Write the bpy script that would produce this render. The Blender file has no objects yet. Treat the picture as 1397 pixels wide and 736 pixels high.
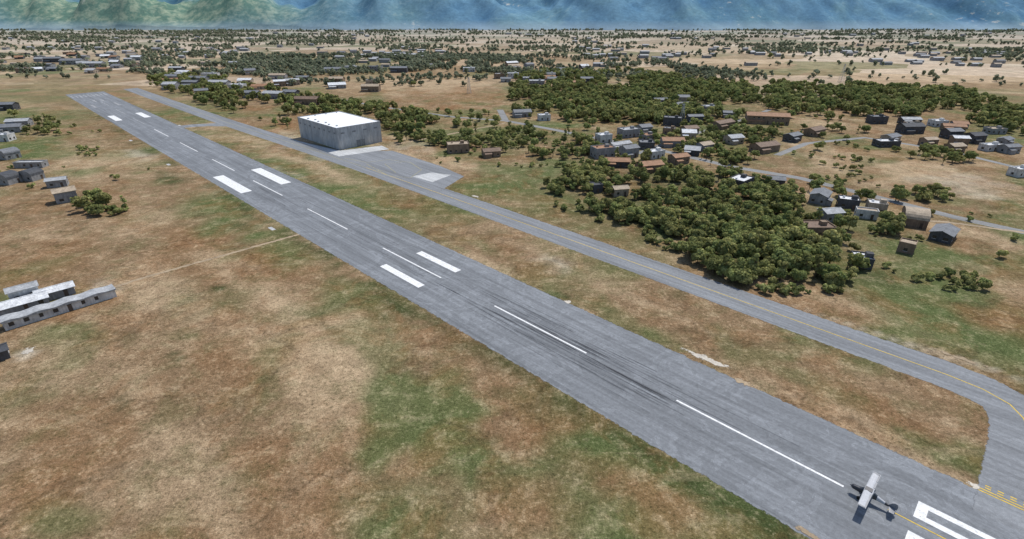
import bpy, math, random
import numpy as np
from mathutils import Vector, Matrix
random.seed(7); rng=np.random.default_rng(7)
scene=bpy.context.scene
# ------------------------------------------------------------------ image-to-ground frame
H=80.0; F=723.0; PIT=math.radians(26.4); CX,CY=698.5,368.0
cp,sp=math.cos(PIT),math.sin(PIT)
def G(u,v):  # u, v are image pixels, projected through the camera onto flat ground
    """image pixel -> ground position in metres"""
    D=(v-CY)*cp+F*sp
    return (H*(u-CX)/D, H*(F*cp-(v-CY)*sp)/D)
SD=np.array([-0.711,0.703]); ND=np.array([0.703,0.711])
def SN(s,n):
    p=SD*s+ND*n
    return (float(p[0]),float(p[1]))
RYAW=math.atan2(SD[1],SD[0])
# ------------------------------------------------------------------ numpy noise
def _h(ix,iy,seed):
    n=(ix*374761393+iy*668265263+seed*1442695041)&0xffffffff
    n=((n^(n>>13))*1274126177)&0xffffffff
    return ((n^(n>>16))&0xffff)/65535.0
def vnoise(x,y,seed=0):
    x=np.asarray(x,float);y=np.asarray(y,float)
    ix=np.floor(x).astype(np.int64);iy=np.floor(y).astype(np.int64)
    fx=x-ix;fy=y-iy;fx=fx*fx*(3-2*fx);fy=fy*fy*(3-2*fy)
    a=_h(ix,iy,seed);b=_h(ix+1,iy,seed);c=_h(ix,iy+1,seed);d=_h(ix+1,iy+1,seed)
    return (a*(1-fx)+b*fx)*(1-fy)+(c*(1-fx)+d*fx)*fy
def fbm(x,y,o=4,seed=0):
    r=0;a=.5;t=0
    for i in range(o):
        r=r+a*vnoise(x,y,seed+i*17);t+=a;a*=.5;x=x*2.03+3.1;y=y*2.03+1.7
    return r/t
# ------------------------------------------------------------------ node helpers
def newmat(name):
    m=bpy.data.materials.new(name);m.use_nodes=True
    nt=m.node_tree;nt.nodes.clear();return m,nt
class N:
    def __init__(s,nt): s.nt=nt
    def n(s,t,**k):
        nd=s.nt.nodes.new(t)
        for a,b in k.items(): setattr(nd,a,b)
        return nd
    def L(s,a,b): s.nt.links.new(a,b)
    def setin(s,inp,v):
        if hasattr(v,'is_output'): s.L(v,inp)
        else: inp.default_value=v
    def pos(s): return s.n('ShaderNodeNewGeometry').outputs['Position']
    def mapv(s,v,scale=(1,1,1),rz=0):
        m=s.n('ShaderNodeMapping');s.L(v,m.inputs[0]);m.inputs['Scale'].default_value=scale;m.inputs['Rotation'].default_value=(0,0,rz);return m.outputs[0]
    def noise(s,v,scale,detail=4,rough=.55,dist=0):
        m=s.n('ShaderNodeTexNoise');s.L(v,m.inputs['Vector']);m.inputs['Scale'].default_value=scale;m.inputs['Detail'].default_value=detail
        m.inputs['Roughness'].default_value=rough;m.inputs['Distortion'].default_value=dist;return m.outputs['Fac']
    def rng(s,x,a,b,c=0,d=1,clamp=True):
        m=s.n('ShaderNodeMapRange');m.clamp=clamp;s.setin(m.inputs[0],x)
        for i,q in enumerate((a,b,c,d)): m.inputs[1+i].default_value=q
        return m.outputs[0]
    def mix(s,f,a,b,mode='MIX'):
        m=s.n('ShaderNodeMix',data_type='RGBA',blend_type=mode);s.setin(m.inputs[0],f)
        for i,q in ((6,a),(7,b)):
            if isinstance(q,tuple): q=tuple(q)+(1,)*(4-len(q))
            s.setin(m.inputs[i],q)
        return m.outputs[2]
    def m(s,op,a,b=0.0):
        m=s.n('ShaderNodeMath',operation=op);s.setin(m.inputs[0],a);s.setin(m.inputs[1],b);return m.outputs[0]
    def vmul(s,c,f):
        m=s.n('ShaderNodeVectorMath',operation='SCALE');s.setin(m.inputs[0],c);s.setin(m.inputs['Scale'],f);return m.outputs[0]
    def bump(s,h,st,d=1.0):
        m=s.n('ShaderNodeBump');s.L(h,m.inputs['Height']);m.inputs['Strength'].default_value=st;m.inputs['Distance'].default_value=d;return m.outputs[0]
    def out(s,col,rough=.9,bump=None,alpha=None,spec=.2,metal=0):
        b=s.n('ShaderNodeBsdfPrincipled')
        if isinstance(col,tuple): col=tuple(col)+(1,)*(4-len(col))
        s.setin(b.inputs['Base Color'],col);s.setin(b.inputs['Roughness'],rough);b.inputs['Specular IOR Level'].default_value=spec
        b.inputs['Metallic'].default_value=metal
        if bump is not None:s.L(bump,b.inputs['Normal'])
        if alpha is not None:s.L(alpha,b.inputs['Alpha'])
        o=s.n('ShaderNodeOutputMaterial');s.L(b.outputs[0],o.inputs[0])
def weathered(name,col,var=.25,scale=.8,rough=.85,spec=.2,stripes=0,metal=0):
    m,nt=newmat(name);q=N(nt);p=q.pos()
    a=q.noise(p,scale,4,.65);b=q.noise(q.mapv(p,(3,3,.35)),scale*1.3,3)
    f=q.rng(a,.3,.72,1-var,1+var*.8,False);f2=q.rng(b,.35,.7,1-var*.8,1.1,False)
    f=q.m('MULTIPLY',f,f2)
    if stripes:
        tc=q.n('ShaderNodeTexCoord').outputs['Object'];w=q.n('ShaderNodeTexWave');q.L(tc,w.inputs[0]);w.inputs['Scale'].default_value=stripes
        w.inputs['Distortion'].default_value=.3
        f=q.m('MULTIPLY',f,q.rng(w.outputs['Fac'],0,1,.82,1.08))
    c=q.vmul(q.mix(0.0,tuple(col),tuple(col)),f)
    q.out(c,rough,spec=spec,metal=metal);return m
# ------------------------------------------------------------------ mesh helpers
def mesh_obj(name,verts,faces,mats,mi=None,parent=None,loc=None,rot=0,smooth=False,col=None):
    me=bpy.data.meshes.new(name);me.from_pydata(verts,[],faces)
    for m in mats: me.materials.append(m)
    if mi is not None: me.polygons.foreach_set('material_index',mi)
    if smooth: me.polygons.foreach_set('use_smooth',[True]*len(faces))
    me.update();ob=bpy.data.objects.new(name,me);(col or scene.collection).objects.link(ob)
    if parent: ob.parent=parent
    if loc is not None: ob.location=loc
    ob.rotation_euler[2]=rot
    return ob
def empty(name,loc,rot=0):
    e=bpy.data.objects.new(name,None);e.empty_display_size=1;scene.collection.objects.link(e);e.location=loc;e.rotation_euler[2]=rot;return e
class MB:
    def __init__(s): s.v=[];s.f=[];s.m=[]
    def box(s,x0,x1,y0,y1,z0,z1,mi=0):
        b=len(s.v);s.v+=[(x0,y0,z0),(x1,y0,z0),(x1,y1,z0),(x0,y1,z0),(x0,y0,z1),(x1,y0,z1),(x1,y1,z1),(x0,y1,z1)]
        s.f+=[(b,b+3,b+2,b+1),(b+4,b+5,b+6,b+7),(b,b+1,b+5,b+4),(b+1,b+2,b+6,b+5),(b+2,b+3,b+7,b+6),(b+3,b,b+4,b+7)];s.m+=[mi]*6
    def poly(s,pts,mi=0):
        b=len(s.v);s.v+=list(pts);s.f.append(tuple(range(b,b+len(pts))));s.m.append(mi)
    def tube(s,p0,p1,r0,r1,k=6,mi=0,cap=True):
        p0=Vector(p0);p1=Vector(p1);d=(p1-p0).normalized();a=d.orthogonal().normalized();c=d.cross(a);b=len(s.v)
        for p,r in((p0,r0),(p1,r1)):
            for i in range(k):
                t=2*math.pi*i/k;s.v.append(tuple(p+a*math.cos(t)*r+c*math.sin(t)*r))
        for i in range(k): s.f.append((b+i,b+(i+1)%k,b+k+(i+1)%k,b+k+i));s.m.append(mi)
        if cap: s.f.append(tuple(b+k+i for i in range(k)));s.m.append(mi);s.f.append(tuple(b+k-1-i for i in range(k)));s.m.append(mi)
    def obj(s,name,mats,**k): return mesh_obj(name,s.v,s.f,mats,s.m,**k)
# ------------------------------------------------------------------ ground
BR=(.270,.180,.102);TAN=(.47,.345,.215);RED=(.265,.145,.068);GR=(.120,.150,.055);DG=(.045,.066,.022);PALE=(.58,.50,.38);WH=(.75,.7,.6)
blobs=[ # image pixel, radius along runway, radius across, colour, strength
(600,560,22,13,GR,.85),(650,620,16,9,GR,.8),(500,470,16,10,GR,.55),(400,350,16,9,GR,.7),(960,680,10,3,DG,.8),(1040,706,8,2.5,DG,.9),
(820,610,12,8,RED,.6),(230,640,14,8,TAN,.45),(80,610,14,9,RED,.4),(300,490,16,9,RED,.5),(430,560,12,7,TAN,.35),(60,350,25,12,RED,.5),
(200,300,30,14,TAN,.6),(120,225,40,20,TAN,.8),(232,243,16,5,DG,.8),(60,120,120,40,GR,.55),(330,312,8,5,DG,.6),(100,690,8,5,GR,.6),(15,560,6,6,GR,.4),
(60,320,16,12,TAN,.7),(550,700,10,7,GR,.5),(470,400,14,7,GR,.6),(270,330,18,8,RED,.5),(700,690,9,5,RED,.5),(350,640,10,6,RED,.5),(880,640,6,5,GR,.5),(760,560,8,5,GR,.4),
(380,400,12,6,TAN,.35),(180,520,9,4,TAN,.5),(540,420,9,2.5,DG,.85),(690,490,9,1.6,DG,.5),(455,346,8,2.4,DG,.8),(300,393,2.8,2,DG,.9),(930,655,8,4,GR,.8),(240,485,3,1.2,DG,.7),
(165,550,5,1.6,DG,.4),(440,440,12,1.5,DG,.5),(520,435,3,2,DG,.6),(330,290,14,3,GR,.5),
(740,357,11,4,PALE,.8),(430,228,40,6,TAN,.8),(350,200,50,8,TAN,.9),(700,340,14,4,RED,.4),(1010,525,6,2,TAN,.8),(380,230,40,2,PALE,.5),
(1200,560,12,5,RED,.6),(1320,620,7,6,GR,.95),(1250,600,7,3,GR,.6),(1100,520,10,5,GR,.4),(565,323,9,2.2,DG,.85),(762,405,4,2,DG,.9),
(650,335,10,4,GR,.5),(860,440,12,4,GR,.45),(560,280,14,4,RED,.4),(330,180,40,6,GR,.4),(1150,570,10,4,TAN,.3),(480,260,10,3,GR,.4),
(700,235,26,16,GR,.75),(720,190,30,22,GR,.6),(1270,352,18,12,GR,.95),(1180,385,12,7,GR,.7),(1120,420,16,7,RED,.4),(1390,400,16,12,TAN,.5),(1300,390,10,5,GR,.7),(1330,430,14,5,RED,.5),
(560,175,40,25,GR,.5),(1385,185,40,30,GR,.7),(680,275,20,6,BR,.6),(760,300,16,5,GR,.4),
(850,350,20,7,RED,.3),(1390,450,10,7,RED,.5),(745,150,30,30,GR,.6),
(1020,330,28,22,DG,.85),(900,270,40,30,DG,.5),(470,200,26,20,PALE,.5),(560,200,18,8,PALE,.4),(400,190,30,5,PALE,.5),(980,190,50,60,GR,.5),(1150,280,20,16,GR,.4),
(40,480,3,2,PALE,.8),(150,395,8,2.5,PALE,.5),(70,415,10,10,BR,.3),(240,120,60,8,RED,.5),(430,150,60,20,GR,.4),(1330,300,20,8,GR,.4),(870,140,120,80,GR,.5),(1230,130,120,60,GR,.4),
(900,60,700,300,TAN,.4),(1250,75,400,200,PALE,.5),(150,70,500,200,PALE,.4),(1000,130,60,50,GR,.5)]
fields=[(1250,232,24,32,TAN,1.0),(1300,250,16,22,PALE,.6),(1130,225,9,14,TAN,.9),(600,128,60,60,RED,.6),(560,115,90,55,TAN,.85),(650,125,50,34,RED,.5),(620,112,50,40,TAN,.8),(1150,92,260,100,TAN,.9),(1190,210,18,9,RED,.5),
(190,212,18,6,PALE,.7),(1250,474,16,1.0,PALE,.6),(1320,493,10,1.0,PALE,.7),(930,380,26,1.0,PALE,.5),(1200,458,22,.9,PALE,.4)]
def axis(lo,hi,n,core):
    t=np.linspace(-1,1,n);k=5.2
    a=np.sinh(k*t)/np.sinh(k)
    return np.where(a<0,-a*lo,a*hi)+t*core
nx,ny=640,680
xs=axis(-9000,9000,nx,190)
ty=np.linspace(-1,1,ny);ys=150+np.where(ty<0,np.sinh(5.0*ty)/np.sinh(5.0)*2000,np.sinh(5.0*ty)/np.sinh(5.0)*9500)+ty*190
X,Y=np.meshgrid(xs,ys);X=X.ravel();Y=Y.ravel()
S=X*SD[0]+Y*SD[1];NN=X*ND[0]+Y*ND[1]
wx=(fbm(X/14,Y/14,5,3)-.5);wy=(fbm(X/14,Y/14,5,9)-.5)
col=np.tile(np.array(BR),(X.size,1))
def blend(c,f):
    global col
    f=np.clip(f,0,1)[:,None];col=col*(1-f)+np.array(c)*f
f1=fbm(X/45,Y/45,5,21);f2=fbm(X/28,Y/28,5,33);f3=fbm(S/60,NN/12,4,41);f4=fbm(X/20,Y/20,5,55)
blend(RED,(f2-.5)*5*.6);blend(TAN,(f3-.52)*6*.6);blend(GR,(f1-.50)*6*.6)
def dob(L):
    for (u,v,rs,rn,c,st) in L:
        gx,gy=G(u,v);s0=gx*SD[0]+gy*SD[1];n0=gx*ND[0]+gy*ND[1]
        w=min(rs,rn)
        d=np.sqrt(((S-s0+wx*w*3.4)/rs)**2+((NN-n0+wy*w*3.4)/rn)**2)
        blend(c,np.clip((1.35-d)/.75,0,1)*st)
dob(blobs)
blend(GR,(f4-.54)*7*.5*(Y<600))
dob(fields)
e=np.exp(-((NN-75.0+wx*6)/3.0)**2)*(S<650);blend(DG,e*.6*(f2>.42));
e=np.exp(-((NN-112.5+wx*5)/2.0)**2)*(S<650)*(S>0);blend(GR,e*.5*(f1>.45))
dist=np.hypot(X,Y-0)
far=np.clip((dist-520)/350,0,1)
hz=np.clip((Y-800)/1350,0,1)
blend((.40,.45,.46),hz*.72)  # distance haze painted into the plain's vertex colour
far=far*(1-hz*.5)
verts=np.stack([X,Y,np.zeros_like(X)],1)
ii=np.arange((nx-1)*(ny-1));r=ii//(nx-1);c_=ii%(nx-1);a=r*nx+c_
faces=np.stack([a,a+1,a+nx+1,a+nx],1)
me=bpy.data.meshes.new('ground');me.vertices.add(len(verts));me.vertices.foreach_set('co',verts.ravel())
me.loops.add(faces.size);me.loops.foreach_set('vertex_index',faces.ravel().astype(np.int32))
me.polygons.add(len(faces));me.polygons.foreach_set('loop_start',np.arange(0,faces.size,4,dtype=np.int32));me.polygons.foreach_set('loop_total',np.full(len(faces),4,dtype=np.int32))
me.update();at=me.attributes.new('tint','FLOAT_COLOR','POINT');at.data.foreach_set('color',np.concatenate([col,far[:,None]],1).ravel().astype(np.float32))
ground=bpy.data.objects.new('ground',me);scene.collection.objects.link(ground)
m,nt=newmat('dry_grassland');q=N(nt);p=q.pos()
A=q.n('ShaderNodeAttribute',attribute_name='tint');base=A.outputs['Color'];farf=A.outputs['Alpha']
n1=q.noise(p,.05,5,.66,.6);n2=q.noise(p,.20,6,.74,.3);n3=q.noise(p,1.1,5,.75);n4=q.noise(p,3.2,3,.75);n6=q.noise(q.mapv(p,(1,1,1),1.1),.10,6,.76,.2)
pr=q.mapv(p,(.012,.09,1),-RYAW+.25);n5=q.noise(pr,1,4,.65,.8)
c=q.mix(q.rng(n6,.49,.62,0,.48),base,q.mix(.7,base,(.085,.108,.036)))
c=q.mix(q.rng(n1,.5,.62,0,.55),c,q.mix(.65,base,(.30,.155,.07)))
c=q.mix(q.rng(n2,.51,.68,0,.50),c,q.mix(.65,c,(.56,.44,.29)))
c=q.mix(q.rng(n5,.58,.7,0,.4),c,(.45,.34,.21))
c=q.mix(q.rng(n3,.55,.70,0,.38),c,(.54,.43,.29))
c=q.mix(q.rng(n3,.45,.34,0,.55),c,(.075,.078,.03))
f=q.m('MULTIPLY',q.rng(n3,.25,.75,.55,1.36,False),q.rng(n2,.25,.75,.66,1.24,False))
f=q.m('MULTIPLY',f,q.rng(n4,.25,.75,.48,1.46,False))
c=q.vmul(c,f)
vo=q.n('ShaderNodeTexVoronoi',feature='DISTANCE_TO_EDGE')
wp=q.n('ShaderNodeVectorMath',operation='ADD');nn_=q.n('ShaderNodeTexNoise');q.L(p,nn_.inputs[0]);nn_.inputs['Scale'].default_value=.12;nn_.inputs['Detail'].default_value=4
q.L(p,wp.inputs[0]);q.L(q.vmul(nn_.outputs['Color'],26.0),wp.inputs[1]);q.L(wp.outputs[0],vo.inputs['Vector']);vo.inputs['Scale'].default_value=.03
tr=q.m('MULTIPLY',q.rng(vo.outputs['Distance'],.0,.05,.6,0),q.rng(n1,.42,.55,0,1))
c=q.mix(tr,c,q.vmul(c,.5))
vf=q.n('ShaderNodeTexVoronoi',distance='CHEBYCHEV');q.L(q.mapv(p,(.0055,.011,1),.35),vf.inputs['Vector']);vf.inputs['Scale'].default_value=1;vf.inputs['Randomness'].default_value=.8
sx=q.n('ShaderNodeSeparateColor');q.L(vf.outputs['Color'],sx.inputs[0])
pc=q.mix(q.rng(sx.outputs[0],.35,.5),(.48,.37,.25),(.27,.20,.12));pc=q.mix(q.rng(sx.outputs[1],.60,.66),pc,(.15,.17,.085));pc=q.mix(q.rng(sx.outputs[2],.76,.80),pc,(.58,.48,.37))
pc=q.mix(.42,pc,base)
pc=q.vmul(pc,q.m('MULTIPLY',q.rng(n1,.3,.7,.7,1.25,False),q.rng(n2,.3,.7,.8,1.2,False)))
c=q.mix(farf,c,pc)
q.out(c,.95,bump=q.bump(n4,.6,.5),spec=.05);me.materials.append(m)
# ------------------------------------------------------------------ pavements
def asphalt(name,col,patch=.5,alpha=True,rag=1.6):
    m,nt=newmat(name);q=N(nt);p=q.pos()
    pr=q.mapv(p,(1,1,1),-RYAW)
    st=q.noise(q.mapv(pr,(.03,.9,1)),1,4,.65);st2=q.noise(q.mapv(pr,(.012,.22,1)),1,4,.6,.5)
    bl=q.noise(p,.075,8,.62,1.2);fn=q.noise(p,1.2,4,.7);gr=q.noise(p,6,2,.7)
    c=q.mix(q.rng(bl,.51,.53,0,patch),col,tuple(x*1.20 for x in col))
    c=q.mix(q.rng(bl,.58,.60,0,patch),c,tuple(x*.90 for x in col))
    c=q.mix(q.rng(q.m('ABSOLUTE',q.m('SUBTRACT',bl,.52)),0,.005,patch,0),c,tuple(x*1.55 for x in col))
    c=q.mix(q.rng(st2,.47,.64,0,.6),c,tuple(x*.68 for x in col))
    f=q.m('MULTIPLY',q.rng(st,.3,.7,.78,1.18,False),q.rng(fn,.3,.7,.82,1.16,False));f=q.m('MULTIPLY',f,q.rng(gr,.3,.7,.88,1.12,False))
    c=q.vmul(c,f)
    ed=q.n('ShaderNodeAttribute',attribute_name='edge').outputs['Fac']
    en=q.m('ADD',ed,q.m('MULTIPLY',q.m('SUBTRACT',q.noise(p,.45,6,.74),.5),rag))
    al=q.rng(en,.28,.46)
    q.out(c,.85,alpha=al if alpha else None,spec=.25);return m
M_run=asphalt('runway_asphalt',(.196,.207,.220),.8,rag=1.9)
M_tax=asphalt('taxiway_asphalt',(.222,.232,.244),.3,rag=1.9)
M_road=asphalt('road_asphalt',(.24,.24,.235),.2)
M_dirt=asphalt('dirt_track',(.38,.29,.19),.3,rag=3.2)
M_soil=asphalt('bare_white_soil',(.56,.51,.43),.4,rag=2.4)
M_conc=asphalt('pale_concrete',(.50,.505,.50),.4)
def strip(name,pts,hw,z,mat,ew=1.2):
    pts=[Vector(p) for p in pts];V=[];Fc=[];E=[]
    L=[]
    for i in range(len(pts)-1):
        d=(pts[i+1]-pts[i]).length;k=max(1,int(d/12))
        for j in range(k): L.append(pts[i].lerp(pts[i+1],j/k))
    L.append(pts[-1])
    for i,p in enumerate(L):
        t=(L[min(i+1,len(L)-1)]-L[max(i-1,0)]).normalized();nr=Vector((-t.y,t.x))
        for o,e in((-hw,0),(-hw+ew,1),(0,1),(hw-ew,1),(hw,0)):
            V.append((p.x+nr.x*o,p.y+nr.y*o,z));E.append(e)
        if i:
            b=(i-1)*5
            for j in range(4): Fc.append((b+j+5,b+j+6,b+j+1,b+j)[::-1])
    ob=mesh_obj(name,V,Fc,[mat]);a=ob.data.attributes.new('edge','FLOAT','POINT');a.data.foreach_set('value',E)
    return ob
def patch(name,pts,z,mat,ew=1.0):
    import bmesh
    P=[Vector(p) for p in pts];c=sum(P,Vector((0,0)))/len(P);V=[];E=[];n=len(P);Fc=[]
    for p in P: V.append((p.x,p.y,z));E.append(0)
    for p in P:
        d=(c-p);q_=p+d.normalized()*min(ew*1.4,d.length*.7);V.append((q_.x,q_.y,z));E.append(1)
    for i in range(n): Fc.append((i,(i+1)%n,n+(i+1)%n,n+i))
    Fc.append(tuple(range(n,2*n)))
    ob=mesh_obj(name,V,Fc,[mat]);a=ob.data.attributes.new('edge','FLOAT','POINT');a.data.foreach_set('value',E)
    bm=bmesh.new();bm.from_mesh(ob.data);bmesh.ops.recalc_face_normals(bm,faces=bm.faces)
    for f in bm.faces:
        if f.normal.z<0:f.normal_flip()
    bm.to_mesh(ob.data);bm.free();return ob
zoff=[0]
def oval(name,u,v,rs,rn,mat,k=16,tilt=0):
    """irregular bare patch: centre vertex fully soil, rim fading into the grass"""
    gx,gy=G(u,v);s0=gx*SD[0]+gy*SD[1];n0=gx*ND[0]+gy*ND[1];zoff[0]+=1;z=.0405+zoff[0]*.004
    V=[(*SN(s0,n0),z)];E=[1.0]
    for i in range(k):
        a=2*math.pi*i/k;j=random.uniform(.75,1.2);V.append((*SN(s0+math.cos(a)*rs*j,n0+math.sin(a)*rn*j+tilt*math.cos(a)*rs),z));E.append(-.35)
    Fc=[(0,1+i,1+(i+1)%k) for i in range(k)]
    ob=mesh_obj(name,V,Fc,[mat]);at_=ob.data.attributes.new('edge','FLOAT','POINT');at_.data.foreach_set('value',E)
    if ob.data.polygons[0].normal.z<0: ob.data.flip_normals()
    return ob
NC=93.4
strip('runway',[SN(-120,NC),SN(715,NC+2.5)],16.8,.008,M_run,1.2)
ax=[(-19,104),(-18.8,112),(-18.6,128),(-18,136),(-16.6,141),(-14,144.8),(-9,147.2),(-2,148)]
taxi=[SN(*p) for p in ax]+[SN(60,148.3),SN(160,148.6),SN(260,148),SN(330,146),SN(445,141.5),SN(600,139),SN(720,137.5)]
strip('taxiway',taxi,7.1,.016,M_tax,1.1)
strip('taxiway_connector',[SN(456,106),SN(454,118),SN(448,130),SN(436,140)],6,.012,M_tax)
strip('taxiway_connector',[SN(-37,104),SN(-37,150)],14,.012,M_tax)
apron=patch('apron',[G(452,208),G(535,205.5),G(600,226),G(634,241),G(600,262),G(520,236),G(455,214)],.020,M_tax)
patch('concrete_pad',[G(562,241),G(588,235.5),G(616,239),G(590,249)],.026,M_conc,.5)
patch('concrete_pad',[G(392,189),G(462,214),G(532,204),G(522,199),G(463,206)],.026,M_conc,1)
for s,n in((208,73),(345,73),(430,73.5),(462,112)):
    patch('concrete_pad',[SN(s-2.2,n-.8),SN(s+2.2,n-.8),SN(s+2.2,n+.8),SN(s-2.2,n+.8)],.028,M_conc,.2)
oval('bare_soil',648,268,4.6,2.0,M_soil);oval('bare_soil',966,491,12,2.0,M_soil,tilt=-.06);oval('bare_soil',775,412,2.0,1.7,M_soil)
oval('bare_soil',1328,663,1.8,1.6,M_soil);oval('bare_soil',1015,522,5,1.8,M_dirt);oval('bare_soil',40,478,3.6,2.4,M_soil)
oval('bare_soil',1108,731,4,1.0,M_dirt);oval('bare_soil',1310,489,11,1.3,M_dirt)
# roads
strip('village_road',[G(682,150),G(690,165),G(760,178),G(830,192),G(900,205),G(1000,228),G(1090,243),G(1200,270),G(1300,296),G(1420,322)],3.0,.010,M_road,.7)
strip('village_road',[G(420,128),G(520,146),G(620,160),G(690,165)],2.4,.014,M_road,.7)
strip('village_road',[G(870,210),G(930,188),G(1000,168),G(1050,150)],2.2,.018,M_road,.7)
strip('village_road',[G(1060,212),G(1100,196),G(1180,188),G(1290,205),G(1400,232)],2.4,.006,M_road,.7)
strip('dirt_track',[G(90,412),G(200,378),G(300,350),G(408,320)],1.0,.006,M_dirt,.9)
strip('dirt_track',[G(1230,300),G(1290,303),G(1400,318)],1.3,.022,M_dirt,.9)
strip('dirt_track',[G(540,197),G(600,186),G(690,168)],1.5,.024,M_dirt,1.2)
# ------------------------------------------------------------------ paint
def paint(name,col,wear):
    m,nt=newmat(name);q=N(nt);p=q.pos()
    n=q.noise(p,2.2,5,.75);f=q.rng(q.noise(p,.8,4,.6),.3,.7,.82,1.08,False)
    q.out(q.vmul(q.mix(0.0,col,col),f),.7,alpha=q.rng(n,wear,wear+.14));return m
M_wh=paint('white_paint',(.8,.8,.79),.30);M_ye=paint('yellow_paint',(.66,.46,.07),.32);M_fade=paint('faded_white_paint',(.6,.6,.6),.44);M_yf=paint('faded_yellow_paint',(.42,.38,.20),.36)
def rects(name,rs,z,mat):
    mb=MB()
    for s0,s1,n0,n1 in rs:
        mb.poly([(*SN(s0,n0),z),(*SN(s0,n1),z),(*SN(s1,n1),z),(*SN(s1,n0),z)])
    ob=mb.obj(name,[mat])
    if ob.data.polygons[0].normal.z<0: ob.data.flip_normals()
    return ob
def ncc(s): return NC+2.5*max(0,s)/715
rects('centreline_marking',[(5.6+60*k,5.6+60*k+34.3,ncc(60*k)-.25,ncc(60*k)+.25) for k in range(0,8)],.030,M_wh)
rects('centreline_marking',[(5.6+60*k,5.6+60*k+34.3,ncc(60*k)-.3,ncc(60*k)+.3) for k in range(8,11)],.030,M_fade)
rects('aiming_point_marking',[(125.3,147.3,84.4,87.0),(125.3,147.3,99.6,102.2)],.030,M_wh)
rects('aiming_point_marking',[(263,301,81.8,87.0),(263,301,101.4,106.6)],.030,M_wh)
rects('touchdown_zone_marking',[(516,545,82.6,87.2),(516,545,102.2,106.8)],.030,M_wh)
rects('touchdown_zone_marking',[(600,622,84,86),(600,622,102,104)],.030,M_fade)
rects('threshold_marking',[(680,700,81+k*3.4,82.4+k*3.4) for k in range(9)]+[(640,652,91,93),(640,652,97,99)],.030,M_fade)
def digit0(n0,n1,s0,s1,w): return [(s1-w*1.35,s1,n0,n1),(s0,s0+w*1.35,n0,n1),(s0+w*1.35,s1-w*1.35,n0,n0+w),(s0+w*1.35,s1-w*1.35,n1-w,n1)]
d3=[(-6.8,-5,86.4,91),(-22,-20.2,86.4,91),(-14.5,-12.8,87.4,89.8),(-20.2,-6.8,89.8,91)]
rects('runway_number',digit0(94.9,99.4,-22,-5,1.25)+d3,.030,M_wh)
rects('centreline_marking_yellow',[(-30,-1.5,NC-.12,NC+.12)],.034,M_ye)
hl=[(-32,-12.3,110.0,110.28),(-32,-12.3,110.7,110.98)]
s=-32
while s<-12.8: hl+=[(s,s+.9,111.4,111.7),(s,s+.9,112.1,112.4)];s+=1.8
rects('holding_position_marking',hl,.036,M_ye)
ob=strip('taxiway_centreline',taxi[1:8],.15,.032,M_ye,.02)
ob=strip('taxiway_centreline',taxi[7:11],.13,.032,M_ye,.02)
ob=strip('taxiway_centreline',taxi[10:],.14,.032,M_yf,.02)
lp=[G(470,216),G(500,222),G(530,218),G(560,222),G(575,232),G(560,243),G(530,240),G(515,232),G(500,224)]
strip('apron_lead_in_line',lp,.18,.036,M_yf,.02);strip('apron_lead_in_line',[G(515,232),G(540,236),G(525,224),G(548,222)],.18,.038,M_yf,.02)
m,nt=newmat('tyre_rubber');q=N(nt);p=q.pos()
n=q.noise(q.mapv(q.mapv(p,(1,1,1),-RYAW),(.05,1.2,1)),1,4,.7)
q.out((.06,.063,.07),.8,alpha=q.rng(n,.37,.66,0,.5));M_tyre=m
tr=[]
for i in range(210):
    n0=NC+random.choice([-1,1])*abs(random.gauss(2.8,2.4))
    if abs(n0-NC)<.5: continue
    s0=random.choice([random.gauss(72,22),random.gauss(150,50),random.gauss(50,10),random.gauss(64,20),random.gauss(230,60)]);l=random.uniform(8,36);w=random.uniform(.10,.42)
    tr.append((s0,s0+l,n0,n0+w))
mb=MB()
for i,(s0,s1,n0,n1) in enumerate(tr):
    z=.0402+i*.0002;dn=random.uniform(-.3,.3)
    mb.poly([(*SN(s0,n0+dn),z),(*SN(s0+1.5,n1+dn),z),(*SN(s1,(n0+n1)/2+.03),z),(*SN(s1-2,n0),z)])
mb.obj('tyre_marks',[M_tyre])
# ------------------------------------------------------------------ mountains
mx=np.linspace(-8500,8500,1200);tt=np.linspace(0,1,320);my=2050+tt**1.9*7200
X,Y=np.meshgrid(mx,my)
edge=2190+170*(fbm(X/600,X*0,4,5)-.5)*2
d=np.clip(Y-edge,0,None)
wX=X+.35*(Y-2200)+120*(fbm(X/500,Y/700,3,19)-.5)
def ridge(a): return 1-np.abs(2*a-1)
spur=ridge(fbm(wX/420,Y/1500,3,11));rid2=ridge(fbm(wX/170,Y/900,3,77));rid3=ridge(fbm((X-.5*Y)/70,Y/260,3,31))
big=fbm(X/1500,Y/1500,3,91)
ramp=np.clip(d/220,0,1)
Z=d*.17*(.35+1.2*big)+ramp*np.clip((spur-.55)/.45,0,1)*95+ramp*(rid2-.6)*75+ramp*(rid3-.7)*22+np.clip((d-400)/900,0,1)*(spur*1.0)*520
Z=np.where(d>0,np.maximum(Z,d*.03),-6);Z=np.minimum(Z,1500+260*spur)
foot=np.exp(-((X+1500)/560)**2)*np.exp(-((Y-2360)/120)**2)*55*(.4+.9*rid2)
Z=np.where(d>0,Z+foot,Z)
nyy,nxx=X.shape
V=np.stack([X.ravel(),Y.ravel(),Z.ravel()],1)
ii=np.arange((nxx-1)*(nyy-1));r=ii//(nxx-1);c_=ii%(nxx-1);a=r*nxx+c_
Fc=np.stack([a,a+1,a+nxx+1,a+nxx],1)
mo=mesh_obj('mountains',V.tolist(),Fc.tolist(),[],smooth=True)
mk=np.exp(-((X+1500)/640)**2)*np.exp(-((Y-2340)/170)**2)
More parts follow.
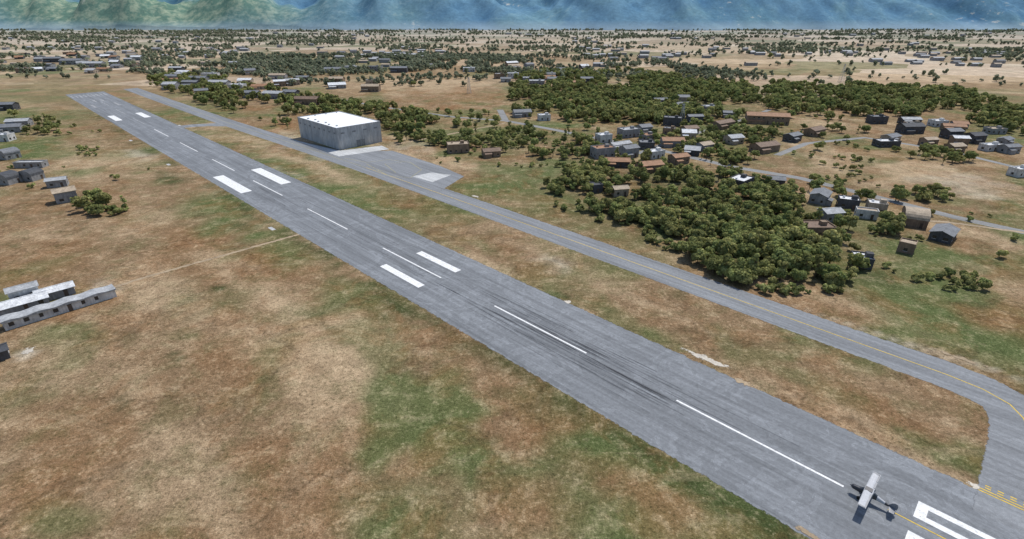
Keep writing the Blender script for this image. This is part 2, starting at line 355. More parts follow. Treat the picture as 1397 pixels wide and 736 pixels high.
a_=mo.data.attributes.new('low','FLOAT','POINT');a_.data.foreach_set('value',np.clip(mk*1.6,0,1).ravel().astype(np.float32))
a_=mo.data.attributes.new('spur','FLOAT','POINT');a_.data.foreach_set('value',np.clip((.2*spur+.5*rid2+.3*rid3-.52)/.40,0,1).ravel().astype(np.float32))
m,nt=newmat('hazy_forested_mountain');q=N(nt);p=q.pos()
sep=q.n('ShaderNodeSeparateXYZ');q.L(p,sep.inputs[0])
n1=q.noise(p,.0035,5,.6);n2=q.noise(p,.03,5,.7);n3=q.noise(p,.09,4,.7)
low=q.n('ShaderNodeAttribute',attribute_name='low').outputs['Fac'];spu=q.n('ShaderNodeAttribute',attribute_name='spur').outputs['Fac']
c=q.mix(spu,(.070,.165,.275),(.150,.275,.370))  # haze blue in the base colour; lit ridges, shaded gullies painted by spur
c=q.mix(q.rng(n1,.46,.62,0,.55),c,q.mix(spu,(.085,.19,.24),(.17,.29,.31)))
c=q.mix(q.m('MULTIPLY',q.rng(n2,.56,.68,0,.5),q.rng(n1,.4,.6)),c,(.25,.33,.31))
c=q.mix(low,c,q.mix(q.rng(n2,.45,.6),(.13,.225,.175),(.27,.33,.24)))
c=q.mix(q.m('MULTIPLY',q.rng(n2,.60,.66,0,.6),q.rng(q.noise(p,.0018,2),.56,.62)),c,(.50,.47,.42))
f=q.m('MULTIPLY',q.rng(n2,.3,.7,.84,1.14,False),q.rng(n3,.3,.7,.84,1.15,False))
c=q.vmul(c,f)
c=q.mix(q.rng(sep.outputs[2],0,34,.65,0),c,(.38,.46,.50))  # pale haze band painted onto the lowest slopes
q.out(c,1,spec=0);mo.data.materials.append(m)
# ------------------------------------------------------------------ vegetation
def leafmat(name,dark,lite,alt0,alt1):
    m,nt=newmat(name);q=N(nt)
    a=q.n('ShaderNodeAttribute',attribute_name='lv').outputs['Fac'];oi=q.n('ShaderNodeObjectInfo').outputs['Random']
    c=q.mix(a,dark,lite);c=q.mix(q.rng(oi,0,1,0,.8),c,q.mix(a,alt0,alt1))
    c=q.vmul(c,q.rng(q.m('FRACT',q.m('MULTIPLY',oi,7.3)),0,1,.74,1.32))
    d=q.n('ShaderNodeBsdfDiffuse');q.L(c,d.inputs[0]);t=q.n('ShaderNodeBsdfTranslucent');q.L(c,t.inputs[0])
    mx_=q.n('ShaderNodeMixShader');mx_.inputs[0].default_value=.3;q.L(d.outputs[0],mx_.inputs[1]);q.L(t.outputs[0],mx_.inputs[2])
    o=q.n('ShaderNodeOutputMaterial');q.L(mx_.outputs[0],o.inputs[0]);return m
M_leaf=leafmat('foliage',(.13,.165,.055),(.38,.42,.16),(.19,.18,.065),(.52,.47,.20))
M_leaf_far=leafmat('hazy_foliage',(.17,.20,.13),(.32,.35,.22),(.21,.22,.15),(.38,.37,.25))  # far trees: distance haze put into the leaf colours
M_bark=weathered('bark',(.12,.09,.06),.3,3)
def tree_mesh(name,seed,nl,ls,ht=8,cr=3.6,nlobe=9,trunk=True,mat=None):
    r=np.random.default_rng(seed);lob=[]
    cz=ht*.5
    for i in range(nlobe):
        a=r.uniform(0,6.28);d=cr*.70*math.sqrt(r.uniform(0,1));lob.append((d*math.cos(a),d*math.sin(a),cz+r.uniform(-.30,.34)*ht*(1-.4*d/cr),cr*r.uniform(.22,.48)))
    lob=np.array(lob);V=[];Fc=[];mi=[];lv=[]
    w=lob[:,3]**2;idx=r.choice(nlobe,nl,p=w/w.sum())
    u=r.normal(size=(nl,3));u/=np.linalg.norm(u,axis=1)[:,None];u[:,2]=np.where(u[:,2]<-.35,-u[:,2],u[:,2])
    rad=lob[idx,3]*r.uniform(.74,1.25,nl)
    P=lob[idx,:3]+u*rad[:,None]*np.array([1,1,.85])
    keep=np.ones(nl,bool)
    for j in range(nlobe):
        dd=np.linalg.norm(P-lob[j,:3],axis=1);keep&=~((dd<lob[j,3]*.66)&(idx!=j))
    shade=r.uniform(.1,.8,nlobe)
    for i in np.nonzero(keep)[0]:
        n_=u[i]+r.normal(size=3)*.38;n_/=np.linalg.norm(n_);t=np.cross(n_,r.normal(size=3));t/=np.linalg.norm(t);b=np.cross(n_,t)
        s=ls*r.uniform(.6,1.3);k=len(V)
        for q1,q2 in((-1,-.55),(.9,-.8),(1,.6),(-.15,1.1),(-.95,.5)):
            V.append(tuple(P[i]+t*q1*s*r.uniform(.7,1.1)+b*q2*s*r.uniform(.7,1.1)+n_*r.uniform(-.12,.12)*s))
        Fc.append(tuple(range(k,k+5)));mi.append(0)
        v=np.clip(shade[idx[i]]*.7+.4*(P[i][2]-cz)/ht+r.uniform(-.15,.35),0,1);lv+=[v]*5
    for j in range(nlobe):
        k=len(V);R_=lob[j,3]*.7
        for th in range(4):
            for ph in range(6):
                a=math.pi*(th+.5)/4;b=math.pi*ph/3+th;rr=R_*r.uniform(.75,1.1)
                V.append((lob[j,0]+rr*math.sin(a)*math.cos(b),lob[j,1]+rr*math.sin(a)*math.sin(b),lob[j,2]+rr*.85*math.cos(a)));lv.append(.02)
        for th in range(3):
            for ph in range(6):
                x0=k+th*6+ph;x1=k+th*6+(ph+1)%6;Fc.append((x0,x0+6,x1+6,x1));mi.append(0)
        Fc.append(tuple(k+i for i in range(6)));mi.append(0);Fc.append(tuple(k+18+i for i in range(6)));mi.append(0)
    if trunk:
        mb=MB();mb.tube((0,0,-.3),(.1,.1,ht*.35),.24,.15)
        for j in range(min(5,nlobe)): mb.tube((.1,.1,ht*.3),tuple(lob[j,:3]),.12,.04,4)
        k=len(V);V+=mb.v;lv+=[.3]*len(mb.v);Fc+=[tuple(x+k for x in f) for f in mb.f];mi+=[1]*len(mb.f)
    me=bpy.data.meshes.new(name);me.from_pydata(V,[],Fc);me.materials.append(mat or M_leaf);me.materials.append(M_bark);me.polygons.foreach_set('material_index',mi)
    a=me.attributes.new('lv','FLOAT','POINT');a.data.foreach_set('value',np.array(lv,dtype=np.float32));me.update();return me
def proto(cname,meshes):
    c=bpy.data.collections.new(cname)
    for i,me in enumerate(meshes): c.objects.link(bpy.data.objects.new(me.name,me))
    return c
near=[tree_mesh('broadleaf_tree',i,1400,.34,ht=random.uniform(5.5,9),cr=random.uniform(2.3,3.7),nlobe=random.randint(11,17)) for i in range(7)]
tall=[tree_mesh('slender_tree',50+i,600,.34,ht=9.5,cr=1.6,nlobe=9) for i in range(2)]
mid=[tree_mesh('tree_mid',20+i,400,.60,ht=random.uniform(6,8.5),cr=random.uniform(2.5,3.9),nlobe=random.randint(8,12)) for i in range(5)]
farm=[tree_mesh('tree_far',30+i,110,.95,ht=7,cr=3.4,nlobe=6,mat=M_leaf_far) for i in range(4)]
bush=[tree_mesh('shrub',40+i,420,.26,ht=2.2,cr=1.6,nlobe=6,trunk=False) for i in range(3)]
C_near=proto('tree_kinds_near',near+tall);C_mid=proto('tree_kinds_mid',mid);C_far=proto('tree_kinds_far',farm);C_bush=proto('shrub_kinds',bush)
def scatter(name,P,coll,smin=.7,smax=1.2):
    me=bpy.data.meshes.new(name);me.from_pydata([(x,y,0) for x,y in P],[],[])
    ob=bpy.data.objects.new(name,me);scene.collection.objects.link(ob)
    ng=bpy.data.node_groups.new(name+'_scatter','GeometryNodeTree');ng.interface.new_socket('Geometry',in_out='INPUT',socket_type='NodeSocketGeometry');ng.interface.new_socket('Geometry',in_out='OUTPUT',socket_type='NodeSocketGeometry')
    nd=ng.nodes.new;gi=nd('NodeGroupInput');go=nd('NodeGroupOutput');ip=nd('GeometryNodeInstanceOnPoints');ci=nd('GeometryNodeCollectionInfo')
    ci.inputs[0].default_value=coll;ci.inputs['Separate Children'].default_value=True;ci.inputs['Reset Children'].default_value=True
    ip.inputs['Pick Instance'].default_value=True
    rs=nd('FunctionNodeRandomValue');rs.data_type='FLOAT';rs.inputs[2].default_value=smin;rs.inputs[3].default_value=smax;rs.inputs['Seed'].default_value=3
    rv=nd('FunctionNodeRandomValue');rv.data_type='FLOAT_VECTOR';rv.inputs[0].default_value=(-.06,-.06,0);rv.inputs[1].default_value=(.06,.06,6.28);rv.inputs['Seed'].default_value=5
    ng.links.new(gi.outputs[0],ip.inputs['Points']);ng.links.new(ci.outputs[0],ip.inputs['Instance']);ng.links.new(rs.outputs[1],ip.inputs['Scale'])
    ng.links.new(rv.outputs[0],ip.inputs['Rotation']);ng.links.new(ip.outputs[0],go.inputs[0])
    md=ob.modifiers.new('scatter','NODES');md.node_group=ng;return ob
def inpoly(x,y,P):
    c=np.zeros(np.shape(x),bool);j=len(P)-1
    for i in range(len(P)):
        xi,yi=P[i];xj,yj=P[j]
        c^=((yi>y)!=(yj>y))&(x<(xj-xi)*(y-yi)/(yj-yi+1e-12)+xi);j=i
    return c
blocked=[]
roads=[]
for o in scene.objects:
    if o.name.startswith(('village_road','taxiway','apron')) and o.type=='MESH' and 'line' not in o.name:
        roads+=[(v.co.x,v.co.y) for v in o.data.vertices]
roads=np.array(roads)
def region(px,area,noise_t=None,ns=30,seed=1,clear=1.5):
    P=[G(*p) for p in px];xs_=[p[0] for p in P];ys_=[p[1] for p in P]
    A=(max(xs_)-min(xs_))*(max(ys_)-min(ys_));n=int(A/area)
    x=rng.uniform(min(xs_),max(xs_),n);y=rng.uniform(min(ys_),max(ys_),n)
    k=inpoly(x+rng.normal(0,1.5,n),y+rng.normal(0,1.5,n),P)
    if noise_t is not None: k&=fbm(x/ns,y/ns,3,seed)>noise_t
    x=x[k];y=y[k]
    nn=x*ND[0]+y*ND[1];ss=x*SD[0]+y*SD[1];k=~((nn<158)&(nn>70)&(ss<740));x=x[k];y=y[k]
    k=np.ones(len(x),bool)
    for bx,by,br in blocked:
        rr=np.hypot(bx,by)
        k&=np.hypot(x-bx,y-by)>br+clear
        k&=np.hypot(x-(bx-bx/rr*(br+4)),y-(by-by/rr*(br+4)))>br*.7+clear*.6
    x=x[k];y=y[k]
    if len(roads) and len(x):
        k=np.array([np.min((roads[:,0]-a)**2+(roads[:,1]-b)**2)>9 for a,b in zip(x,y)]);x=x[k];y=y[k]
    return list(zip(x.tolist(),y.tolist()))
# ------------------------------------------------------------------ buildings
W={k:weathered('wall_'+k,c,.3,.5) for k,c in dict(grey=(.30,.30,.30),white=(.60,.59,.57),brown=(.26,.19,.135),tan=(.42,.35,.27),dark=(.095,.095,.10),green=(.16,.17,.13)).items()}
R={k:weathered('roof_'+k,c,.3,.6,.7,stripes=1.6) for k,c in dict(grey=(.22,.23,.245),white=(.76,.77,.78),brown=(.24,.165,.12),tan=(.46,.37,.27),dark=(.085,.09,.10),lgrey=(.46,.47,.48),rust=(.38,.21,.12)).items()}
m,nt=newmat('window_glass');q=N(nt);q.out((.025,.03,.035),.15,spec=.6);M_glass=m
M_door=weathered('door_paint',(.12,.09,.07),.2,2);M_trim=weathered('trim',(.5,.5,.49),.15,2)
def add_windows(w,d,h,parent,skip=False):
    mb=MB();st=max(1,int(h/2.9));sh=h/st
    for k in range(st):
        z0=k*sh+.95
        for (L,ax_) in((w,0),(d,1)):
            n=max(1,int(L/3.2));g=L/n
            for sgn in(-1,1):
                for i in range(n):
                    if k==0 and ax_==0 and sgn==-1 and i==n//2: continue
                    if random.random()<.15: continue
                    c=-L/2+g*(i+.5);hw=random.choice([.45,.6,.6,.8])
                    if ax_==0: mb.box(c-hw,c+hw,min(sgn*d/2,sgn*(d/2+.04)),max(sgn*d/2,sgn*(d/2+.04)),z0,z0+1.15,0);mb.box(c-.12-hw,c+.12+hw,min(sgn*d/2,sgn*(d/2+.14)),max(sgn*d/2,sgn*(d/2+.14)),z0-.12,z0-.003,1)
                    else: mb.box(min(sgn*w/2,sgn*(w/2+.04)),max(sgn*w/2,sgn*(w/2+.04)),c-hw,c+hw,z0,z0+1.15,0);mb.box(min(sgn*w/2,sgn*(w/2+.14)),max(sgn*w/2,sgn*(w/2+.14)),c-.12-hw,c+.12+hw,z0-.12,z0-.003,1)
    mb.obj('windows',[M_glass,M_trim],parent=parent)
    mb=MB();n=max(1,int(w/3.2));g=w/n;c=-w/2+g*(n//2+.5);mb.box(c-.5,c+.5,-d/2-.05,-d/2,0.02,2.1,0);mb.box(c-.6,c+.6,-d/2-.25,-d/2,2.13,2.22,0);mb.obj('door',[M_door],parent=parent)
def building(name,u,v,w,d,h,yaw=0,wall='grey',roof='flat',rc='grey',world=None,win=True):
    x,y=world or G(u,v);e=empty(name,(x,y,0),yaw);blocked.append((x,y,max(w,d)*.5))
    mb=MB();mb.box(-w/2,w/2,-d/2,d/2,-.3,h);
    if roof=='gable':
        rh=d*.17
        mb.poly([(-w/2,-d/2,h+.002),(-w/2,0,h+rh),(-w/2,d/2,h+.002)]);mb.poly([(w/2,d/2,h+.002),(w/2,0,h+rh),(w/2,-d/2,h+.002)])
        # lean-to porch
        if w>8 and d>5 and h>3.3: mb.box(-w/2+.3,-w/2+w*.4,-d/2-2.0,-d/2-.004,-.3,2.4)
    mb.obj('walls',[W[wall]],parent=e)
    mb=MB();o=.45
    if roof=='flat':
        mb.box(-w/2+.25,w/2-.25,-d/2+.25,d/2-.25,h+.003,h+.06,0)
        t=.22;z1=h+.5
        for a in((-w/2-.05,w/2+.05,-d/2-.05,-d/2+t),(-w/2-.05,w/2+.05,d/2-t,d/2+.05),(-w/2-.05,-w/2+t,-d/2+t,d/2-t),(w/2-t,w/2+.05,-d/2+t,d/2-t)): mb.box(*a,h+.002,z1,1)
        if min(w,d)>5:
            mb.box(w*.12,w*.12+2.2,-1,1.2,h+.06,h+1.6,1);mb.box(-w*.3,-w*.3+.9,d*.1,d*.1+.7,h+.06,h+.7,0)
    elif roof=='gable':
        rh=d*.17;zz=h-o*.34+.03;th=.12
        for sg in(-1,1):
            ys_=sg*(d/2+o)
            A=[(-w/2-o,ys_,zz),(w/2+o,ys_,zz),(w/2+o,0,h+rh+.03),(-w/2-o,0,h+rh+.03)]
            B=[(a,b,c+th) for a,b,c in A]
            if sg>0:A=A[::-1];B=B[::-1]
            k=len(mb.v);mb.v+=A+B;mb.f+=[(k+3,k+2,k+1,k),(k+4,k+5,k+6,k+7)]+[(k+i,k+(i+1)%4,k+4+(i+1)%4,k+4+i) for i in range(4)];mb.m+=[0]*6
        mb.box(-w/2-o,w/2+o,-.15,.15,h+rh+.1,h+rh+.22,0)
        if w>8 and d>5 and h>3.3:
            A=[(-w/2,-d/2-2.3,2.42),(-w/2+w*.4+.3,-d/2-2.3,2.42),(-w/2+w*.4+.3,-d/2-.06,2.95),(-w/2,-d/2-.06,2.95)];B=[(a,b,c+.1) for a,b,c in A];k=len(mb.v)
            mb.v+=A+B;mb.f+=[(k+3,k+2,k+1,k),(k+4,k+5,k+6,k+7)]+[(k+i,k+(i+1)%4,k+4+(i+1)%4,k+4+i) for i in range(4)];mb.m+=[0]*6
    elif roof=='arch':
        n=10;rh=d*.28;pts=[(-(d/2+.2)*math.cos(math.pi*i/n),h+rh*math.sin(math.pi*i/n)+.01) for i in range(n+1)]
        for i in range(n):
            (a,b),(c,dd)=pts[i],pts[i+1];mb.poly([(-w/2-.2,a,b),(w/2+.2,a,b),(w/2+.2,c,dd),(-w/2-.2,c,dd)])
        for sx_ in(-1,1): mb.poly([(sx_*(w/2+.1),a,b) for a,b in pts],1)
    mb.obj('roof',[R[rc],W[wall]],parent=e)
    if win: add_windows(w,d,h,e)
    return e
ry=RYAW
hx,hy=G(463,205);L_,Dp,hh=52,31,12.6
cxh=hx+SD[0]*L_/2+ND[0]*Dp/2;cyh=hy+SD[1]*L_/2+ND[1]*Dp/2
e=empty('hangar',(cxh,cyh,0),ry);blocked.append((cxh,cyh,32))
m,nt=newmat('hangar_cladding');q=N(nt);p=q.pos();tc=q.n('ShaderNodeTexCoord').outputs['Object']
w1=q.noise(q.mapv(tc,(.6,.6,.10)),1,6,.75);w2=q.noise(tc,.16,5,.6)
f=q.m('MULTIPLY',q.rng(w1,.3,.7,.6,1.35,False),q.rng(w2,.3,.7,.8,1.2,False))
c=q.mix(q.rng(w2,.5,.65,0,.5),(.40,.41,.42),(.42,.385,.34));q.out(q.vmul(c,f),.7);M_clad=m
mb=MB();mb.box(-L_/2,L_/2,-Dp/2,Dp/2,-.3,hh);mb.obj('walls',[M_clad],parent=e)
mb=MB();mb.box(-L_/2+.5,L_/2-.5,-Dp/2+.5,Dp/2-.5,hh+.003,hh+.62,0)
for a in((-L_/2-.06,L_/2+.06,-Dp/2-.06,-Dp/2+.3),(-L_/2-.06,L_/2+.06,Dp/2-.3,Dp/2+.06),(-L_/2-.06,-L_/2+.3,-Dp/2+.3,Dp/2-.3),(L_/2-.3,L_/2+.06,-Dp/2+.3,Dp/2-.3)): mb.box(*a,hh+.002,hh+.9,1)
for i in range(6): mb.box(-20+i*7.0,-19+i*7.0,11+(i%2)*1.5,12+(i%2)*1.5,hh+.62,hh+1.2,1)
for i in range(3): mb.box(22.5,23.3,-12+i*8,-11.3+i*8,hh+.62,hh+1.2,1)
m,nt=newmat('white_membrane_roof');q=N(nt);q.out(q.vmul(q.mix(0.0,(.86,.87,.88),(.8,.8,.8)),q.rng(q.noise(q.pos(),.25,5,.6),.3,.7,.90,1.03)),.6)
mb.obj('roof',[m,M_clad],parent=e)
mb=MB()
for i in range(8):
    c=-L_/2+6.5*(i+.5)
    for sg in(-1,1):
        y0=sg*Dp/2;mb.box(c-1.0,c+1.0,min(y0,y0+sg*.06),max(y0,y0+sg*.06),9.4,10.3)
for i in range(4):
    c=-Dp/2+7.75*(i+.5)
    for sg in(-1,1):
        x0=sg*L_/2;mb.box(min(x0,x0+sg*.06),max(x0,x0+sg*.06),c-1.2,c+1.2,9.4,10.3)
M_win2=weathered('dusty_window',(.22,.225,.235),.2,1);mb.obj('windows',[M_win2],parent=e)
mb=MB();mb.box(8,16,-Dp/2-.1,-Dp/2,.02,4.4);mb.box(-16,-8,-Dp/2-.1,-Dp/2,.02,4.4);mb.box(-L_/2-.1,-L_/2,-3,3,.02,4.2);mb.obj('hangar_doors',[M_win2],parent=e)
mb=MB()
for i in range(9):
    c=-L_/2+6.5*i;c=min(max(c,-L_/2+.3),L_/2-.3);mb.box(c-.15,c+.15,-Dp/2-.16,-Dp/2-.001,-.2,hh-.05);
for i in range(1,4):
    c=-Dp/2+7.75*i;mb.box(-L_/2-.16,-L_/2-.001,c-.15,c+.15,-.2,hh-.05)
mb.obj('pilasters',[M_clad],parent=e)
def wavy(name,u0,v0,u1,v1,d,h,n,wall,amp):
    a=Vector(G(u0,v0));b=Vector(G(u1,v1));L=(b-a).length;yaw=math.atan2(b.y-a.y,b.x-a.x);c=(a+b)/2+Vector((-(b-a).y,(b-a).x)).normalized()*d/2
    e=empty(name,(c.x,c.y,0),yaw);blocked.append((c.x,c.y,L/2))
    mb=MB();mb.box(-L/2,L/2,-d/2,d/2,-.3,h);mb.obj('walls',[W[wall]],parent=e)
    mb=MB();k=48
    zs=[h+.05+amp*(.5+.5*math.sin(i/k*math.pi*2*n)) for i in range(k+1)]
    for i in range(k):
        x0=-L/2-.3+(L+.6)*i/k;x1=-L/2-.3+(L+.6)*(i+1)/k;mb.poly([(x0,-d/2-.4,zs[i]+.2),(x1,-d/2-.4,zs[i+1]+.2),(x1,d/2+.4,zs[i+1]+.2),(x0,d/2+.4,zs[i]+.2)])
        mb.poly([(x0,-d/2-.4,h-.1),(x1,-d/2-.4,h-.1),(x1,-d/2-.4,zs[i+1]+.2),(x0,-d/2-.4,zs[i]+.2)]);mb.poly([(x1,d/2+.4,h-.1),(x0,d/2+.4,h-.1),(x0,d/2+.4,zs[i]+.2),(x1,d/2+.4,zs[i+1]+.2)])
    for xx in(-L/2-.3,L/2+.3): mb.poly([(xx,-d/2-.4,h-.1),(xx,-d/2-.4,zs[0]+.2),(xx,d/2+.4,zs[0]+.2),(xx,d/2+.4,h-.1)])
    mb.obj('roof',[R['lgrey']],parent=e);add_windows(L,d,h,e);return e
wavy('school_building',8,452,160,405,3.6,2.5,4,'white',.35)
building('annex_building',26,422,14,5.5,2.4,.78,'grey','gable','white')
building('annex_building',36,407,7,4,3.8,.78,'white','gable','lgrey')
building('annex_building',78,404,9,4.5,2.6,.78,'grey','gable','white')
building('storage_shed',-4,490,5,4,2.6,.8,'dark','gable','dark')
building('two_storey_house',92,274,8,7,5.0,.75,'grey','gable','tan')
building('farm_shed',80,254,8,5,3.5,.5,'grey','gable','lgrey')
building('arched_barn',45,245,7,8,3.2,1.4,'grey','arch','dark');building('arched_barn',12,250,7,9,3.2,1.4,'grey','arch','dark')
building('arched_barn',14,216,8,8,3.5,1.2,'grey','arch','grey');building('long_shed',44,228,15,5,2.8,.05,'grey','flat','lgrey')
building('long_shed',15,180,16,9,4,.3,'grey','gable','grey');building('long_shed',28,172,14,8,4,.3,'grey','gable','lgrey');building('farm_house',14,150,12,8,5,.1,'dark','gable','grey');building('farm_house',8,192,9,7,4,.1,'white','flat','white')
VB=[(625,207,13,9,5,.2,'brown','flat','tan'),(670,213,10,7,3.5,.3,'brown','gable','brown'),(712,159,14,9,4,.2,'grey','gable','grey'),(742,164,9,7,4,.2,'white','flat','white'),
(823,194,9,7,5,.4,'white','flat','white'),(857,186,13,9,5,.4,'grey','flat','lgrey'),(878,180,9,8,4,.4,'grey','gable','grey'),(845,203,14,6,3.4,.5,'tan','gable','lgrey'),(893,215,10,6,4,.5,'white','flat','white'),
(885,233,13,8,4,.3,'brown','gable','rust'),(940,182,10,8,4,.3,'brown','gable','brown'),(930,148,12,8,4,.2,'grey','gable','grey'),(966,153,12,8,5,.3,'grey','flat','lgrey'),(900,142,12,8,4,.1,'dark','gable','grey'),
(985,174,18,8,4,.6,'brown','gable','brown'),(1045,168,30,11,6,-.25,'brown','gable','rust'),(1080,192,11,7,4,.6,'dark','gable','grey'),(1110,184,14,8,4,.6,'brown','gable','brown'),(1042,206,16,9,4,.4,'brown','gable','brown'),
(1009,256,11,8,4.6,.75,'dark','flat','white'),(1056,254,8,6,4,-.3,'dark','gable','grey'),(845,266,7,5,3.6,.2,'tan','gable','tan'),(812,261,5,6,3.6,.3,'dark','flat','dark'),
(1117,275,10,7,4,.9,'grey','gable','grey'),(1155,283,8,6,4,-.4,'dark','flat','white'),(1193,290,7,6,4.5,-.4,'tan','flat','white'),(1180,297,8,4,3.4,-.4,'white','flat','tan'),(1245,305,8,11,3.4,-.5,'brown','arch','tan'),
(1110,320,12,8,4,.0,'brown','flat','brown'),(1285,325,11,7,3.2,.75,'dark','gable','grey'),(1235,343,5,5,3.6,.85,'brown','flat','tan'),(1173,362,6,6,3.4,-.35,'dark','flat','white'),(1130,300,8,6,4,.2,'grey','gable','lgrey'),
(1240,181,15,9,5,.1,'dark','gable','dark'),(1195,168,12,8,5,.0,'dark','flat','grey'),(1278,172,10,8,4,.1,'white','flat','white'),(1296,188,10,8,5,.1,'dark','gable','grey'),(1327,194,10,8,5,.2,'dark','gable','dark'),(1350,205,12,6,3.5,.2,'white','flat','white'),(1300,207,9,7,4,.2,'brown','gable','tan'),(1265,198,9,6,4,.2,'brown','gable','tan'),
(1388,240,8,6,4,.2,'white','flat','white'),(1375,208,10,6,4,.2,'grey','gable','grey'),(960,205,9,7,4,.5,'grey','gable','tan'),(925,222,10,7,4,.4,'brown','gable','rust'),(1000,195,10,8,4,.3,'tan','gable','lgrey'),
(345,133,14,9,5,.0,'grey','gable','grey'),(375,134,20,10,5,-.2,'grey','gable','lgrey'),(398,132,14,9,5,-.2,'dark','gable','grey'),(420,142,22,10,5,-.1,'brown','gable','brown'),(325,122,16,9,5,-.1,'white','flat','white'),(300,118,22,10,5,-.1,'grey','gable','lgrey'),
(272,112,22,10,5,-.1,'grey','gable','grey'),(246,106,18,10,5,-.1,'white','flat','white'),(262,118,18,9,5,-.1,'dark','gable','grey'),(288,106,20,9,5,-.1,'white','flat','lgrey'),(380,108,20,9,5,0,'grey','gable','tan'),(460,113,16,10,5,0,'brown','gable','tan'),(455,99,22,10,5,.1,'grey','gable','grey'),
(512,97,20,10,6,0,'grey','flat','grey'),(545,99,22,10,6,0,'dark','gable','grey'),(480,96,20,8,5,0,'white','flat','white'),(100,88,30,14,6,.1,'grey','gable','grey'),(130,92,26,12,6,.1,'grey','gable','lgrey'),(75,85,26,12,6,.1,'dark','gable','grey'),(700,107,14,9,6,0,'white','flat','white'),(720,112,12,9,5,0,'grey','flat','white'),(750,106,14,9,5,0,'white','flat','lgrey'),
(690,112,12,8,4,0,'grey','gable','grey'),(755,113,14,9,5,0,'grey','gable','grey'),(800,113,14,9,5,0,'dark','gable','grey'),(640,98,16,9,5,0,'white','flat','white')]
for b in VB: building('village_house',*b)
for i in range(110):
    reg=random.choice([((230,96),(520,125)),((230,96),(420,140)),((900,135),(1000,175)),((820,180),(960,230)),((1180,165),(1390,205)),((640,90),(800,118)),((10,74),(200,104)),((10,74),(200,104))])
    u=random.uniform(reg[0][0],reg[1][0]);v=random.uniform(reg[0][1],reg[1][1]);x,y=G(u,v);nn=x*ND[0]+y*ND[1]
    if 60<nn<165 and x<0 and v>100: continue
    if any(math.hypot(x-a,y-b)<c+7 for a,b,c in blocked): continue
    k_=1.3 if v<125 else 1
    building('village_house',u,v,random.uniform(8,14)*k_,random.uniform(6,9)*k_,random.choice([3.4,4,5.6]),random.uniform(-.4,.6),random.choice(['grey','grey','brown','tan','dark']),random.choice(['flat','gable','gable','gable']),random.choice(['grey','lgrey','white','grey','tan','rust']))
mb=MB()
for i in range(460):
    u=random.uniform(-60,1460);v=random.choice([random.uniform(58,92),random.uniform(66,80),random.uniform(46,60)]);x,y=G(u,v)
    if fbm(np.array([x/220]),np.array([y/220]),2,8)[0]<.5: continue
    a,b,h=random.uniform(4,9),random.uniform(3.5,5),random.uniform(3,5);mi=random.randint(0,3)
    mb.box(x-a,x+a,y-b,y+b,0,h,0);k=len(mb.v)
    mb.v+=[(x-a-.3,y-b-.3,h+.01),(x+a+.3,y-b-.3,h+.01),(x+a+.3,y,h+1.2),(x-a-.3,y,h+1.2),(x+a+.3,y+b+.3,h+.01),(x-a-.3,y+b+.3,h+.01)]
    mb.f+=[(k,k+1,k+2,k+3),(k+3,k+2,k+4,k+5)];mb.m+=[1+mi%3]*2
mb.obj('distant_village_houses',[W['grey'],R['lgrey'],R['grey'],R['tan']])
# ------------------------------------------------------------------ tree masses
T=[]
T+=region([(935,325),(948,290),(1010,266),(1075,268),(1095,300),(1148,325),(1150,372),(1135,396),(1090,388),(1040,386),(985,394),(940,362)],9.5,.34,8,21,clear=.5)
scatter('grove_trees',T,C_near,.55,1.12)
T=region([(745,262),(765,235),(830,218),(920,232),(1000,240),(1080,262),(1095,282),(1000,275),(950,290),(935,325),(880,308),(830,300),(790,280)],18,.45,11,5)
T+=region([(830,290),(880,290),(940,305),(935,330),(880,312),(835,302)],13,.3,8,2)
T+=region([(760,240),(840,225),(950,245),(945,285),(860,292),(780,272)],30,.42,9,15)
T+=region([(590,198),(640,183),(730,176),(800,190),(860,205),(920,225),(780,240),(700,215),(640,205)],34,.48,14,6)
T+=region([(1080,235),(1180,262),(1190,278),(1100,262)],30,.45,10,7)
T+=region([(1140,295),(1230,310),(1228,325),(1145,318)],18,.35,12,4)
T+=region([(1205,262),(1290,266),(1290,278),(1215,276)],20,.4,12,4)
T+=region([(1190,204),(1300,211),(1397,234),(1397,243),(1250,218)],30,.38,10,4)
T+=region([(35,190),(50,168),(75,165),(88,186)],40);T+=region([(98,287),(130,274),(178,284),(172,292),(125,296)],14,.3,5,3)
T+=region([(525,192),(570,183),(640,190),(600,200),(545,201)],40,.5,14,4)
T+=region([(1040,215),(1000,235),(930,215),(880,195),(960,165),(1060,180)],34,.42,18,4)
T+=region([(250,135),(330,158),(400,165),(395,178),(300,158),(240,140)],50,.45,14,4)
T+=region([(560,150),(700,158),(880,172),(1060,160),(1190,160),(1190,190),(1000,230),(700,220),(600,195)],190,.4,25,9)
scatter('village_trees',T,C_near,.5,1.0)
print('near trees',len(T))
T=region([(690,145),(700,108),(760,96),(860,98),(960,112),(1100,128),(1250,126),(1297,140),(1397,168),(1440,200),(1397,190),(1280,156),(1160,168),(1060,154),(960,178),(880,168),(760,166),(700,157)],32,.45,30,12)
T+=region([(780,120),(900,125),(960,150),(920,170),(800,165)],36,.42,20,3)
T+=region([(200,112),(240,102),(330,115),(420,135),(560,152),(600,168),(590,184),(530,184),(520,168),(400,158),(300,150),(215,128)],42,.46,22,13)
T+=region([(1050,116),(1300,124),(1397,152),(1397,172),(1280,142),(1060,134)],36,.38,40,5)
scatter('woodland_trees',T,C_mid,.6,1.3)
print('mid trees',len(T))
T=region([(95,96),(300,82),(520,74),(700,78),(900,88),(1040,100),(1000,112),(700,104),(600,96),(500,102),(380,106),(200,102)],50,.48,50,14)
T+=region([(-300,100),(120,90),(180,96),(60,100),(-200,130)],60,.52,50,15)
